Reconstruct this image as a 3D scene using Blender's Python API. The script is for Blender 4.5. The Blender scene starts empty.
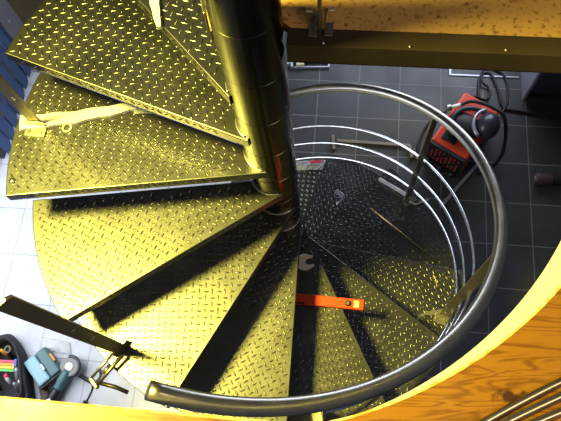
import bpy, bmesh, math, random
from mathutils import Vector, Matrix
random.seed(7)
C = bpy.context.scene.collection
D = math.pi / 180

# ------------------------------------------------------------------ materials
def mat(name, base=(.5, .5, .5), metal=0., rough=.5, noise=None, rough_noise=None, bump=None, spec=.5, emit=None, alpha=1., trans=0.):
    m = bpy.data.materials.new(name); m.use_nodes = True
    nt = m.node_tree; N = nt.nodes; L = nt.links
    b = N['Principled BSDF']
    b.inputs['Base Color'].default_value = (*base, 1); b.inputs['Metallic'].default_value = metal
    b.inputs['Roughness'].default_value = rough; b.inputs['Specular IOR Level'].default_value = spec
    b.inputs['Alpha'].default_value = alpha; b.inputs['Transmission Weight'].default_value = trans
    tc = N.new('ShaderNodeTexCoord')
    def noi(scale, det=4):
        n = N.new('ShaderNodeTexNoise'); n.inputs['Scale'].default_value = scale; n.inputs['Detail'].default_value = det
        L.new(tc.outputs['Object'], n.inputs['Vector']); return n
    if noise:                       # (scale, second colour)
        n = noi(noise[0]); r = N.new('ShaderNodeValToRGB')
        r.color_ramp.elements[0].position = .35; r.color_ramp.elements[1].position = .68
        r.color_ramp.elements[0].color = (*base, 1); r.color_ramp.elements[1].color = (*noise[1], 1)
        L.new(n.outputs['Fac'], r.inputs['Fac']); L.new(r.outputs['Color'], b.inputs['Base Color'])
    if rough_noise:                 # (scale, lo, hi)
        n = noi(rough_noise[0], 6); mr = N.new('ShaderNodeMapRange')
        mr.inputs['From Min'].default_value = .3; mr.inputs['From Max'].default_value = .7
        mr.inputs['To Min'].default_value = rough_noise[1]; mr.inputs['To Max'].default_value = rough_noise[2]
        L.new(n.outputs['Fac'], mr.inputs['Value']); L.new(mr.outputs['Result'], b.inputs['Roughness'])
    if bump:                        # (scale, strength)
        n = noi(bump[0], 5); bp = N.new('ShaderNodeBump'); bp.inputs['Strength'].default_value = bump[1]; bp.inputs['Distance'].default_value = .002
        L.new(n.outputs['Fac'], bp.inputs['Height']); L.new(bp.outputs['Normal'], b.inputs['Normal'])
    return m

def tile_mat(name, tile, grout, size, off, rough, var):
    m = mat(name, tile, 0, rough, rough_noise=(6, rough - .08, rough + .1)); nt = m.node_tree; N = nt.nodes; L = nt.links
    b = N['Principled BSDF']; tc = N['Texture Coordinate'] if 'Texture Coordinate' in N else N.new('ShaderNodeTexCoord')
    mp = N.new('ShaderNodeMapping'); mp.inputs['Location'].default_value = (-off[0], -off[1], 0)
    L.new(tc.outputs['Object'], mp.inputs['Vector'])
    br = N.new('ShaderNodeTexBrick'); br.offset = 0; br.squash = 1
    br.inputs['Scale'].default_value = 1; br.inputs['Brick Width'].default_value = size; br.inputs['Row Height'].default_value = size
    br.inputs['Mortar Size'].default_value = .0035; br.inputs['Mortar Smooth'].default_value = .2
    br.inputs['Color1'].default_value = (*tile, 1); br.inputs['Color2'].default_value = (*var, 1); br.inputs['Mortar'].default_value = (*grout, 1)
    L.new(mp.outputs['Vector'], br.inputs['Vector'])
    n = N.new('ShaderNodeTexNoise'); n.inputs['Scale'].default_value = 9; n.inputs['Detail'].default_value = 6
    L.new(tc.outputs['Object'], n.inputs['Vector'])
    mr = N.new('ShaderNodeMapRange'); mr.inputs['To Min'].default_value = .7; mr.inputs['To Max'].default_value = 1.3; L.new(n.outputs['Fac'], mr.inputs['Value'])
    mx = N.new('ShaderNodeVectorMath'); mx.operation = 'SCALE'; L.new(br.outputs['Color'], mx.inputs[0]); L.new(mr.outputs['Result'], mx.inputs['Scale'])
    L.new(mx.outputs['Vector'], b.inputs['Base Color'])
    bp = N.new('ShaderNodeBump'); bp.invert = True; bp.inputs['Strength'].default_value = .5; bp.inputs['Distance'].default_value = .002
    L.new(br.outputs['Fac'], bp.inputs['Height']); L.new(bp.outputs['Normal'], b.inputs['Normal'])
    return m

def wood_mat():
    m = mat('varnished_pine', (.6, .3, .04), 0, .3, rough_noise=(12, .22, .4)); nt = m.node_tree; N = nt.nodes; L = nt.links
    b = N['Principled BSDF']; tc = N.new('ShaderNodeTexCoord')
    mp = N.new('ShaderNodeMapping'); mp.inputs['Scale'].default_value = (1.6, 12, 1); L.new(tc.outputs['Object'], mp.inputs['Vector'])
    n = N.new('ShaderNodeTexNoise'); n.inputs['Scale'].default_value = 2.6; n.inputs['Detail'].default_value = 3; n.inputs['Distortion'].default_value = .8
    L.new(mp.outputs['Vector'], n.inputs['Vector'])
    w = N.new('ShaderNodeMath'); w.operation = 'MULTIPLY'; w.inputs[1].default_value = 7; L.new(n.outputs['Fac'], w.inputs[0])
    fr = N.new('ShaderNodeMath'); fr.operation = 'PINGPONG'; fr.inputs[1].default_value = .5; L.new(w.outputs[0], fr.inputs[0])
    r = N.new('ShaderNodeValToRGB'); e = r.color_ramp.elements
    e[0].position = 0; e[0].color = (.14, .052, .005, 1); e[1].position = .35; e[1].color = (.25, .108, .010, 1)
    L.new(fr.outputs[0], r.inputs['Fac'])
    col = r.outputs['Color']
    # knots: dark spots in the board with a shape of their own
    n2 = N.new('ShaderNodeTexNoise'); n2.inputs['Scale'].default_value = 60; L.new(tc.outputs['Object'], n2.inputs['Vector'])
    for (kx, ky, rx, ry) in ((.456, -.751, .027, .011), (.366, -.700, .0035, .003)):
        mk = N.new('ShaderNodeMapping'); mk.vector_type = 'POINT'
        mk.inputs['Scale'].default_value = (1 / rx, 1 / ry, 0); mk.inputs['Location'].default_value = (-kx / rx, -ky / ry, 0)
        L.new(tc.outputs['Object'], mk.inputs['Vector'])
        ln = N.new('ShaderNodeVectorMath'); ln.operation = 'LENGTH'; L.new(mk.outputs['Vector'], ln.inputs[0])
        ad = N.new('ShaderNodeMath'); ad.operation = 'MULTIPLY_ADD'; ad.inputs[1].default_value = 2.2; L.new(n2.outputs['Fac'], ad.inputs[0]); L.new(ln.outputs['Value'], ad.inputs[2])
        ms = N.new('ShaderNodeMapRange'); ms.inputs['From Min'].default_value = 1.7; ms.inputs['From Max'].default_value = 2.25
        ms.inputs['To Min'].default_value = 1; ms.inputs['To Max'].default_value = 0; L.new(ad.outputs[0], ms.inputs['Value'])
        mx = N.new('ShaderNodeMix'); mx.data_type = 'RGBA'; L.new(ms.outputs['Result'], mx.inputs['Factor'])
        L.new(col, mx.inputs[6]); mx.inputs[7].default_value = (.05, .02, .008, 1); col = mx.outputs[2]
    L.new(col, b.inputs['Base Color'])
    return m

def chip_mat():
    m = mat('particle_board', (.4, .25, .08), 0, .6); nt = m.node_tree; N = nt.nodes; L = nt.links
    b = N['Principled BSDF']; tc = N.new('ShaderNodeTexCoord')
    v = N.new('ShaderNodeTexVoronoi'); v.inputs['Scale'].default_value = 130; L.new(tc.outputs['Object'], v.inputs['Vector'])
    n = N.new('ShaderNodeTexNoise'); n.inputs['Scale'].default_value = 90; n.inputs['Detail'].default_value = 5; L.new(tc.outputs['Object'], n.inputs['Vector'])
    a = N.new('ShaderNodeMath'); a.operation = 'MULTIPLY'; L.new(v.outputs['Color'], a.inputs[0]); a.inputs[1].default_value = .35
    s = N.new('ShaderNodeMath'); s.operation = 'ADD'; L.new(a.outputs[0], s.inputs[0]); L.new(n.outputs['Fac'], s.inputs[1])
    r = N.new('ShaderNodeValToRGB'); e = r.color_ramp.elements
    e[0].position = .42; e[0].color = (.20, .085, .018, 1); e[1].position = .62; e[1].color = (.50, .29, .08, 1)
    L.new(s.outputs[0], r.inputs['Fac']); L.new(r.outputs['Color'], b.inputs['Base Color'])
    return m

M = dict(
    plate=mat('checker_plate_steel', (.125, .125, .12), 1, .32, noise=(14, (.165, .165, .16)), rough_noise=(9, .30, .34), bump=(220, .10)),
    pole=mat('oiled_dark_steel', (.06, .056, .045), 1, .2, rough_noise=(8, .15, .23)),
    weld=mat('bright_weld', (.75, .74, .70), 1, .3),
    rail=mat('brushed_rail_steel', (.44, .41, .35), 1, .3, rough_noise=(20, .27, .35)),
    rod=mat('bright_rod_steel', (.80, .82, .84), 1, .25),
    flat=mat('flat_bar_steel', (.25, .22, .165), .9, .38, rough_noise=(14, .32, .48)),
    galv=mat('pale_bracket_steel', (.42, .40, .34), 1, .36),
    bolt=mat('zinc_bolt', (.55, .55, .53), 1, .4),
    beam=mat('brown_primed_steel', (.030, .021, .011), 0, .6, noise=(7, (.045, .032, .017)), spec=.25),
    wood=wood_mat(), chip=chip_mat(),
    white=mat('white_painted_edge', (.85, .82, .74), 0, .6, noise=(30, (.78, .74, .64))),
    rimwood=mat('raw_wood_rim', (.55, .28, .07), 0, .7, noise=(60, (.78, .66, .42))),
    slate=tile_mat('slate_tile', (.042, .042, .045), (.19, .19, .185), .30, (.917, 1.138), .42, (.053, .053, .056)),
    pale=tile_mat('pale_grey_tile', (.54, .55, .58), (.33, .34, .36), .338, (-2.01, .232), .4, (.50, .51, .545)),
    blind=mat('blue_blind_fabric', (.16, .28, .55), 0, .7),
    brown=mat('dark_brown_panel', (.12, .08, .02), 0, .5, noise=(5, (.10, .065, .02))),
    grey=mat('grey_frame_metal', (.25, .25, .27), .6, .4),
    black=mat('black_plastic', (.012, .012, .014), 0, .4),
    rubber=mat('black_rubber', (.015, .015, .017), 0, .55),
    red=mat('red_enamel', (.75, .055, .012), 0, .35),
    levelred=mat('red_level_enamel', (.80, .06, .01), 0, .4),
    knob=mat('red_knob', (.6, .02, .03), 0, .4),
    helmet=mat('dark_helmet_shell', (.035, .038, .050), 0, .28),
    silver=mat('silver_band', (.42, .43, .48), .6, .35),
    lilac=mat('pale_grey_side_panel', (.26, .26, .33), 0, .5),
    front=mat('dark_cabinet_front', (.03, .032, .042), 0, .35),
    cup=mat('dull_purple_plastic', (.09, .05, .065), 0, .45),
    teal=mat('teal_plastic', (.06, .15, .15), 0, .4),
    tealtop=mat('pale_teal_lid', (.28, .48, .52), 0, .4),
    orange=mat('orange_plastic', (.75, .30, .02), 0, .4),
    yellow=mat('yellow_plastic', (.75, .6, .03), 0, .4),
    green=mat('green_plastic', (.1, .5, .08), 0, .4),
    bluep=mat('blue_plastic', (.04, .10, .5), 0, .4),
    pink=mat('red_pink_plastic', (.75, .04, .10), 0, .4),
    bagc=mat('black_tool_bag_cloth', (.022, .022, .026), 0, .8, bump=(90, .5)),
    bagin=mat('brown_bag_leather', (.10, .075, .05), 0, .7),
    disc=mat('grey_disc', (.20, .195, .19), .3, .5),
    olive=mat('olive_rubber', (.16, .15, .05), 0, .5),
    bounce=mat('grey_bounce_board', (.16, .16, .18), 0, .7),  # grey of the added boards, set for their reflection in the treads
    palebar=mat('pale_bar_steel', (.72, .72, .76), .2, .3),
    foam=mat('white_foam', (.92, .92, .90), 0, .7),
    film=mat('clear_plastic_film', (.9, .92, .95), 0, .15, alpha=.35),
    label=mat('cream_label', (.75, .70, .45), 0, .5),
    brass=mat('brass_rod', (.45, .33, .14), 1, .35),
    tan=mat('worn_spanner_steel', (.85, .72, .62), .1, .38),
    glass=mat('window_glass', (.9, .95, 1), 0, .05, trans=1),
)

# ------------------------------------------------------------------ helpers
def link(name, me, m=None, parent=None, smooth=False):
    o = bpy.data.objects.new(name, me); C.objects.link(o)
    if m is not None and not me.materials: me.materials.append(m)
    if parent is not None: o.parent = parent
    if smooth:
        for p in me.polygons: p.use_smooth = True
    return o
def obj(name, bm, m, parent=None, smooth=False, loc=None):
    """world-coordinate bmesh -> one object; parent empties carry pure transforms"""
    bmesh.ops.recalc_face_normals(bm, faces=bm.faces)
    me = bpy.data.meshes.new(name)
    if parent is not None:
        bm.transform(world(parent).inverted())
    elif loc is not None:
        bm.transform(Matrix.Translation(-Vector(loc)))
    bm.to_mesh(me); bm.free()
    o = link(name, me, m, parent, smooth)
    if parent is None and loc is not None: o.location = loc
    return o
def world(o):
    mtx = Matrix.Translation(o.location) @ o.rotation_euler.to_matrix().to_4x4()
    return world(o.parent) @ mtx if o.parent else mtx
def tag(o, label, cat, group=None, kind=None):
    o['label'] = label; o['category'] = cat
    if group: o['group'] = group
    if kind: o['kind'] = kind
    return o
def thing(name, label, cat, loc=(0, 0, 0), rz=0, group=None):
    o = bpy.data.objects.new(name, None); C.objects.link(o); o.location = loc; o.rotation_euler = (0, 0, rz); o.empty_display_size = .05
    return tag(o, label, cat, group)
def struct(name, bm, m, smooth=False):
    o = obj(name, bm, m, None, smooth); o['kind'] = 'structure'; return o

def smooth_by_angle(o, deg=35):
    me = o.data
    for p in me.polygons: p.use_smooth = True
    try: me.set_sharp_from_angle(angle=deg * D)
    except Exception: pass

def box(bm, c, s, rz=0, bev=0, mtx=None):
    b = bmesh.new(); bmesh.ops.create_cube(b, size=1)
    for v in b.verts: v.co = Vector((v.co.x * s[0], v.co.y * s[1], v.co.z * s[2]))
    if bev: bmesh.ops.bevel(b, geom=b.edges[:], offset=bev, segments=2, affect='EDGES', profile=.5)
    T = mtx if mtx is not None else Matrix.Translation(Vector(c)) @ Matrix.Rotation(rz, 4, 'Z')
    b.transform(T); merge(bm, b)
def merge(bm, b):
    me = bpy.data.meshes.new('tmp'); b.to_mesh(me); b.free(); bm.from_mesh(me); bpy.data.meshes.remove(me)
def cyl(bm, p, q, r, r2=None, n=20, bev=0):
    p = Vector(p); q = Vector(q); d = q - p; L_ = d.length
    b = bmesh.new(); bmesh.ops.create_cone(b, cap_ends=True, segments=n, radius1=r, radius2=r if r2 is None else r2, depth=L_)
    if bev:
        es = [e for e in b.edges if abs(e.verts[0].co.z - e.verts[1].co.z) < 1e-6 and len(e.link_faces) == 2]
        bmesh.ops.bevel(b, geom=es, offset=bev, segments=2, affect='EDGES', profile=.5)
    b.transform(Matrix.Translation((p + q) / 2) @ d.to_track_quat('Z', 'Y').to_matrix().to_4x4()); merge(bm, b)
def sweep(bm, pts, r, n=10, caps=True):
    pts = [Vector(p) for p in pts]; rings = []
    t0 = (pts[1] - pts[0]).normalized(); up = Vector((0, 0, 1)) if abs(t0.z) < .9 else Vector((1, 0, 0))
    nrm = (up - t0 * up.dot(t0)).normalized()
    for i, p in enumerate(pts):
        t = (pts[min(i + 1, len(pts) - 1)] - pts[max(i - 1, 0)]).normalized()
        nrm = (nrm - t * nrm.dot(t)).normalized(); bn = t.cross(nrm)
        rr = r[i] if isinstance(r, (list, tuple)) else r
        rings.append([bm.verts.new(p + (nrm * math.cos(2 * math.pi * k / n) + bn * math.sin(2 * math.pi * k / n)) * rr) for k in range(n)])
    for a, b in zip(rings, rings[1:]):
        for k in range(n): bm.faces.new((a[k], a[(k + 1) % n], b[(k + 1) % n], b[k]))
    if caps: bm.faces.new(rings[0][::-1]); bm.faces.new(rings[-1])
def spline(pts, sub=8):
    P = [Vector(p) for p in pts]; out = []
    for i in range(len(P) - 1):
        a, b, c, d = P[max(i - 1, 0)], P[i], P[i + 1], P[min(i + 2, len(P) - 1)]
        for k in range(sub):
            t = k / sub
            out.append(.5 * ((2 * b) + (c - a) * t + (2 * a - 5 * b + 4 * c - d) * t * t + (-a + 3 * b - 3 * c + d) * t ** 3))
    out.append(P[-1]); return out
def prism(bm, poly, z0, z1):
    a = [bm.verts.new((x, y, z0)) for x, y in poly]; b = [bm.verts.new((x, y, z1)) for x, y in poly]; n = len(poly)
    bm.faces.new(a[::-1]); bm.faces.new(b)
    for i in range(n): bm.faces.new((a[i], a[(i + 1) % n], b[(i + 1) % n], b[i]))
def lathe(bm, prof, c=(0, 0, 0), n=48, mtx=None):
    rings = []
    for r, z in prof:
        rings.append([bm.verts.new((r * math.cos(2 * math.pi * k / n), r * math.sin(2 * math.pi * k / n), z)) for k in range(n)] if r > 1e-6 else [bm.verts.new((0, 0, z))])
    new = [v for g in rings for v in g]
    for a, b in zip(rings, rings[1:]):
        for k in range(n):
            if len(a) == 1 and len(b) == 1: continue
            if len(a) == 1: bm.faces.new((a[0], b[k], b[(k + 1) % n]))
            elif len(b) == 1: bm.faces.new((a[k], a[(k + 1) % n], b[0]))
            else: bm.faces.new((a[k], a[(k + 1) % n], b[(k + 1) % n], b[k]))
    T = mtx if mtx is not None else Matrix.Translation(Vector(c))
    for v in new: v.co = T @ v.co
def torus(bm, c, R, r, n=48, m=8, a0=0, a1=360):
    pts = [Vector(c) + Vector((R * math.cos(t * D), R * math.sin(t * D), 0)) for t in [a0 + (a1 - a0) * i / n for i in range(n + 1)]]
    sweep(bm, pts, r, m, caps=(a1 - a0) < 360)

# the house axes are turned a little against the staircase axes
HR = -5.2 * D
def H(u, v, z=0): return Vector((u * math.cos(HR) - v * math.sin(HR), u * math.sin(HR) + v * math.cos(HR), z))
FLOOR = -2.366; UP = .546

# ------------------------------------------------------------------ staircase
RISE = .182; R = .80; RP = .075; DT = 27.216; TH3 = 183.86; DOFF = .0803
def edge(k, shift=0.):
    th = (TH3 + DT * (k - 3)) * D; d = DOFF - shift
    u = Vector((math.cos(th), math.sin(th))); v = Vector((-math.sin(th), math.cos(th))) * d
    return v + u * math.sqrt(R * R - d * d), v + u * .012, th
def tread_poly(k):
    a, b, th = edge(k); a2, b2, th2 = edge(k - 1, .06)
    t1 = math.atan2(a.y, a.x); t2 = math.atan2(a2.y, a2.x)
    while t2 > t1: t2 -= 2 * math.pi
    while t1 - t2 > math.pi: t2 += 2 * math.pi
    n = 14
    return [b, a] + [Vector((R * math.cos(t1 + (t2 - t1) * i / n), R * math.sin(t1 + (t2 - t1) * i / n))) for i in range(1, n)] + [a2, b2], (th + th2) / 2
def inside(poly, p, m):
    n = len(poly); s = 0
    for i in range(n):
        a, b = poly[i], poly[(i + 1) % n]; e = (b - a); l = e.length
        if l < 1e-6: continue
        c = (e.x * (p.y - a.y) - e.y * (p.x - a.x)) / l
        if s == 0: s = 1 if sum(poly[j].x * poly[(j + 1) % n].y - poly[(j + 1) % n].x * poly[j].y for j in range(n)) > 0 else -1
        if c * s < m: return False
    return True
LIPH = .034
def bar(bm, T, L_=.0125, W=.0029, Hh=.0016):
    """one raised lozenge of the checker plate"""
    base = [(-L_, 0), (-L_ * .6, -W * .8), (0, -W), (L_ * .6, -W * .8), (L_, 0), (L_ * .6, W * .8), (0, W), (-L_ * .6, W * .8)]
    vb = [bm.verts.new(T @ Vector((x, y, 0))) for x, y in base]
    vt = [bm.verts.new(T @ Vector((x * .72, y * .45, Hh))) for x, y in base]
    for i in range(8):
        f = bm.faces.new((vb[i], vb[(i + 1) % 8], vt[(i + 1) % 8], vt[i])); f.smooth = True
    f = bm.faces.new(vt); f.smooth = True
def make_tread(k, parent):
    z = -RISE * (k - 3); poly, ax = tread_poly(k)
    bm = bmesh.new()
    top = [bm.verts.new((p.x, p.y, z)) for p in poly]; low = [bm.verts.new((p.x, p.y, z - LIPH)) for p in poly]; n = len(poly)
    bm.faces.new(top)
    for i in range(n): bm.faces.new((top[i], low[i], low[(i + 1) % n], top[(i + 1) % n]))
    bmesh.ops.recalc_face_normals(bm, faces=bm.faces)
    if sum(f.normal.z for f in bm.faces) < 0: bmesh.ops.reverse_faces(bm, faces=bm.faces)
    es = [e for e in bm.edges if abs(e.verts[0].co.z - z) < 1e-6 and abs(e.verts[1].co.z - z) < 1e-6]
    # solid folded plate: inner skin
    geo = bmesh.ops.duplicate(bm, geom=bm.verts[:] + bm.edges[:] + bm.faces[:])
    inn = [g for g in geo['geom'] if isinstance(g, bmesh.types.BMVert)]
    cen = sum(poly, Vector((0, 0))) / n
    bmesh.ops.reverse_faces(bm, faces=[g for g in geo['geom'] if isinstance(g, bmesh.types.BMFace)])
    for v in inn:
        d = Vector((cen.x - v.co.x, cen.y - v.co.y, 0)); v.co += d.normalized() * .005
        if abs(v.co.z - z) < 1e-6: v.co.z -= .005
    bo = [e for e in bm.edges if e.is_boundary]
    bmesh.ops.bridge_loops(bm, edges=bo)
    es = [e for e in bm.edges if len(e.link_faces) == 2 and all(abs(v.co.z - z) < 1e-6 for v in e.verts)]
    bmesh.ops.bevel(bm, geom=es, offset=.0032, segments=3, affect='EDGES', profile=.5)
    # raised pattern
    a = .0218; lat = ax + 45 * D; ca, sa = math.cos(lat), math.sin(lat)
    for i in range(-38, 39):
        for j in range(-38, 39):
            lx, ly = i * a, j * a
            p = Vector((lx * ca - ly * sa, lx * sa + ly * ca))
            if p.length > R or p.length < RP + .02: continue
            if not inside(poly, p, .013): continue
            rot = ax + (45 if (i + j) % 2 == 0 else -45) * D
            bar(bm, Matrix.Translation((p.x, p.y, z - .0002)) @ Matrix.Rotation(rot, 4, 'Z'))
    # pattern on the folded front lip
    b0, a0 = poly[0], poly[1]; e = (a0 - b0).normalized(); out = Vector((-e.y, e.x))
    L_ = (a0 - b0).length; X = Vector((e.x, e.y, 0)); Z = Vector((out.x, out.y, 0)); Y = Z.cross(X)
    s = .1; q = 0
    while s < L_ - .03:
        c = b0 + e * s; rr = (45 if q % 2 else -45) * D
        B = Matrix(((X.x, Y.x, Z.x, c.x), (X.y, Y.y, Z.y, c.y), (X.z, Y.z, Z.z, z - LIPH * .52), (0, 0, 0, 1)))
        bar(bm, B @ Matrix.Rotation(rr, 4, 'Z'), .010); s += a; q += 1
    o = bpy.data.meshes.new('tread'); bm.transform(world(parent).inverted()); bm.to_mesh(o); bm.free()
    t = link('tread', o, M['plate'], parent)
    # hub collar of this tread around the pole
    hb = bmesh.new()
    torus(hb, (0, 0, z + .001), RP + .002, .0022, 24, 8, TH3 + DT * (k - 3) - 30, TH3 + DT * (k - 3) + 72)
    if k > 0: obj('weld_ring', hb, M['weld'], t, True)
    return t
stair = thing('spiral_staircase', 'dark steel spiral staircase with checker plate treads winding down around a thick pole', 'staircase', (0, 0, FLOOR))
pb = bmesh.new()
prof = [(0, FLOOR), (.13, FLOOR), (.13, FLOOR + .012), (RP, FLOOR + .012)]
zz = UP - RISE * 15 + RISE * .5
while zz < 2.6:
    if zz > FLOOR + .03: prof += [(RP, zz - .0015), (RP - .0025, zz), (RP, zz + .0015)]
    zz += RISE / 1.0
prof += [(RP, 2.6), (0, 2.6)]
lathe(pb, prof, n=96)
po = obj('center_pole', pb, M['pole'], stair); smooth_by_angle(po, 30)
for k in range(1, 16): make_tread(k, stair)

# ------------------------------------------------------------------ railing
HS = .182 / DT; RAIL0 = 254.2
def helix(a, R_, ox, oy, t0, t1, n=90, slope=HS):
    return [(ox + R_ * math.cos(t * D), oy + R_ * math.sin(t * D), a - slope * (t - 184)) for t in [t0 + (t1 - t0) * i / n for i in range(n + 1)]]
rail = thing('stair_railing', 'curved steel stair railing with round handrail and three thin rods sweeping around the lower treads', 'railing', (.1, -.735, -.728))
b = bmesh.new(); sweep(b, helix(.86, .742, -.006, -.010, RAIL0, 470, 140), .0205, 20); obj('handrail', b, M['rail'], rail, True)
b = bmesh.new(); t0 = helix(.86, .742, -.006, -.010, 230, 231, 2)
for (a, R_, ox, oy, s) in ((.3507, .8117, -.0437, .0019, 0), (.172, .812, -.0455, -.010, 0), (.052, .787, -.030, -.0197, 0)):
    pts_ = []
    for i in range(141):
        t = 281 + (462 - 281) * i / 140; w_ = min(1, max(0, (t - 305) / 45)); w_ = w_ * w_ * (3 - 2 * w_)
        rr_ = .738 + (R_ - .738) * w_
        pts_.append((ox * w_ + rr_ * math.cos(t * D), oy * w_ + rr_ * math.sin(t * D), a - HS * (t - 184)))
    b = bmesh.new(); sweep(b, pts_, .0062, 10); obj('rail_rod', b, M['rod'], rail, True)

def post_parts(parent, ang, r, zb, zt, lean=(0, 0), holes=True, side=-1):
    """flat bar, wide side along the radius, on a small bolted angle bracket"""
    ca, sa = math.cos(ang * D), math.sin(ang * D); w, th = .038, .008
    T = Matrix.Translation((r * ca, r * sa, 0)) @ Matrix.Rotation(ang * D, 4, 'Z')
    b = bmesh.new()
    prof = [(-w / 2, zb), (w / 2, zb), (w / 2, zt - .012), (w / 2 - .012, zt), (-w / 2 + .012, zt), (-w / 2, zt - .012)]
    va = [b.verts.new(T @ Vector((x, -th / 2, z))) for x, z in prof]; vb = [b.verts.new(T @ Vector((x, th / 2, z))) for x, z in prof]
    b.faces.new(va); b.faces.new(vb[::-1])
    for i in range(len(prof)): b.faces.new((va[i], vb[i], vb[(i + 1) % 6], va[(i + 1) % 6]))
    def shear(q):
        for v in q.verts:
            f = (v.co.z - zb) / (zt - zb); v.co.x += lean[0] * f; v.co.y += lean[1] * f
    shear(b); bar_ = obj('flat_bar', b, M['flat'], parent)
    if holes:
        for f in (.2, .37, .55):
            h = bmesh.new(); z = zb + (zt - zb) * f
            c1 = T @ Vector((0, -th / 2 - .001, z)); c2 = T @ Vector((0, th / 2 + .001, z))
            cyl(h, c1, c2, .0065, n=14); shear(h); obj('rod_hole', h, M['bolt'], bar_, True)
    b = bmesh.new()
    box(b, None, (.066, .036, .005), bev=.001, mtx=T @ Matrix.Translation((0, .022 * side, zb + .0026)))
    box(b, None, (.066, .005, .032), bev=.001, mtx=T @ Matrix.Translation((0, .0068 * side, zb + .018)))
    br = obj('bracket', b, M['galv'], parent)
    for sx in (-1, 1):
        b = bmesh.new(); p = T @ Vector((sx * .021, .026 * side, zb + .005)); cyl(b, p, p + Vector((0, 0, .003)), .006, n=6)
        obj('bolt', b, M['flat'], br)
def hz(ang): return .86 - HS * (ang - 184)
for (ang, k) in ((281, 7), (336.3, 9), (393.2, 11)):
    zb = -RISE * (k - 3)
    p = thing('railing_post', '', 'post'); C.objects.unlink(p); bpy.data.objects.remove(p)
    pe = bpy.data.objects.new('post', None); C.objects.link(pe); pe.parent = rail
    post_parts(pe, ang, .742, zb, hz(ang) - .012, holes=False)
    # collapse to mesh parts under the railing (thing > part > sub-part)
    for ch in list(pe.children):
        if ch.name.startswith('flat_bar'): fb = ch
    for ch in list(pe.children):
        if ch is fb: ch.parent = rail; ch.name = 'post'
        else:
            kids = list(ch.children)
            ch.parent = rail
    bpy.data.objects.remove(pe)

def free_post(ang, r, k, zt, label, lean=(0, 0), side=-1):
    zb = -RISE * (k - 3); p = thing('railing_post', label, 'post', (r * math.cos(ang * D), r * math.sin(ang * D), zb), ang * D, 'posts still waiting for a handrail')
    post_parts(p, ang, r, zb, zt, lean, True, side)
free_post(171.9, .730, 3, .82, 'upright flat steel post bolted on the wide tread with the white strip, by the blinds', side=1)
free_post(226.8, .739, 5, .50, 'upright flat steel post with three holes, clamped at the tread above the tools', (.025, -.026))

# C-shaped clamp on the foot of the second free post
cl = thing('screw_clamp', 'pale metal clamp with dark bar gripping the foot of the holed post', 'clamp', (-.52, -.59, -.36), 0)
zc = -.352
b = bmesh.new()
sweep(b, [(-.498, -.560, zc + .02), (-.575, -.650, zc + .01)], .0065, 10)
sweep(b, [(-.515, -.545, zc + .035), (-.588, -.630, zc + .03)], .0045, 10); box(b, (-.582, -.645, zc + .015), (.012, .04, .02), 40 * D, .002)
obj('frame', b, M['galv'], cl, True)
b = bmesh.new(); sweep(b, [(-.575, -.642, zc + .006), (-.520, -.655, zc - .004), (-.478, -.672, zc - .01)], .007, 10); obj('handle', b, M['black'], cl, True)
b = bmesh.new(); cyl(b, (-.535, -.59, zc + .012), (-.555, -.615, zc + .014), .009); obj('screw', b, M['flat'], cl, True)

# ------------------------------------------------------------------ loose things on the stairs
def gt(k): return -RISE * (k - 3) + .0018
lv = thing('spirit_level', 'red box spirit level with round vial lying across a tread, end overhanging', 'level', (.17, -.308, gt(7)))
b = bmesh.new(); a = Vector((.010, -.294)); e = Vector((.308, -.328)); d = (e - a); an = math.atan2(d.y, d.x); c = (a + e) / 2
box(b, (c.x, c.y, gt(7) + .012), (d.length, .040, .024), an, .002); obj('body', b, M['levelred'], lv)
f = lambda s, t=0, z=.0245: (a.x + d.x * s - d.y * t, a.y + d.y * s + d.x * t, gt(7) + z)
b = bmesh.new(); cyl(b, f(.80), f(.80, 0, .027), .012); obj('vial_ring', b, M['black'], lv, True)
b = bmesh.new(); cyl(b, f(.80, 0, .026), f(.80, 0, .0285), .007); obj('vial', b, M['olive'], lv, True)
b = bmesh.new(); box(b, f(.905, 0, .0245), (.019, .026, .0012), an); obj('sticker', b, M['label'], lv)
b = bmesh.new(); box(b, f(1.0, 0, .012), (.005, .042, .026), an, .001); obj('end_cap', b, M['black'], lv)
b = bmesh.new(); box(b, f(.16, -.055, .0245), (.05, .006, .0012), an); obj('grip_slot', b, M['black'], lv)

b = bmesh.new(); z = gt(7); T = Matrix.Translation((.083, -.150, 0)) @ Matrix.Rotation(8 * D, 4, 'Z')
pts = [(-.145, -.012), (-.03, -.013)] + [(.030 * math.cos(t * D), .034 * math.sin(t * D)) for t in (215, 240, 265, 290, 310)] + [(.036, -.022), (.034, -.014), (.012, -.014), (.002, -.008), (.002, .008), (.012, .014), (.034, .014), (.036, .022)] + [(.030 * math.cos(t * D), .034 * math.sin(t * D)) for t in (50, 70, 95, 120, 145)] + [(-.03, .013), (-.145, .012)]
prism(b, [((T @ Vector((x, y, 0))).x, (T @ Vector((x, y, 0))).y) for x, y in pts], z, z + .010)
bmesh.ops.bevel(b, geom=[e_ for e_ in b.edges if abs(e_.verts[0].co.z - e_.verts[1].co.z) < 1e-6], offset=.0015, segments=1, affect='EDGES')
tag(obj('open_end_wrench', b, M['tan'], None, loc=(.08, -.15, z)), 'open-ended steel wrench with its jaw poking out beside the pole foot', 'wrench')

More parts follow.
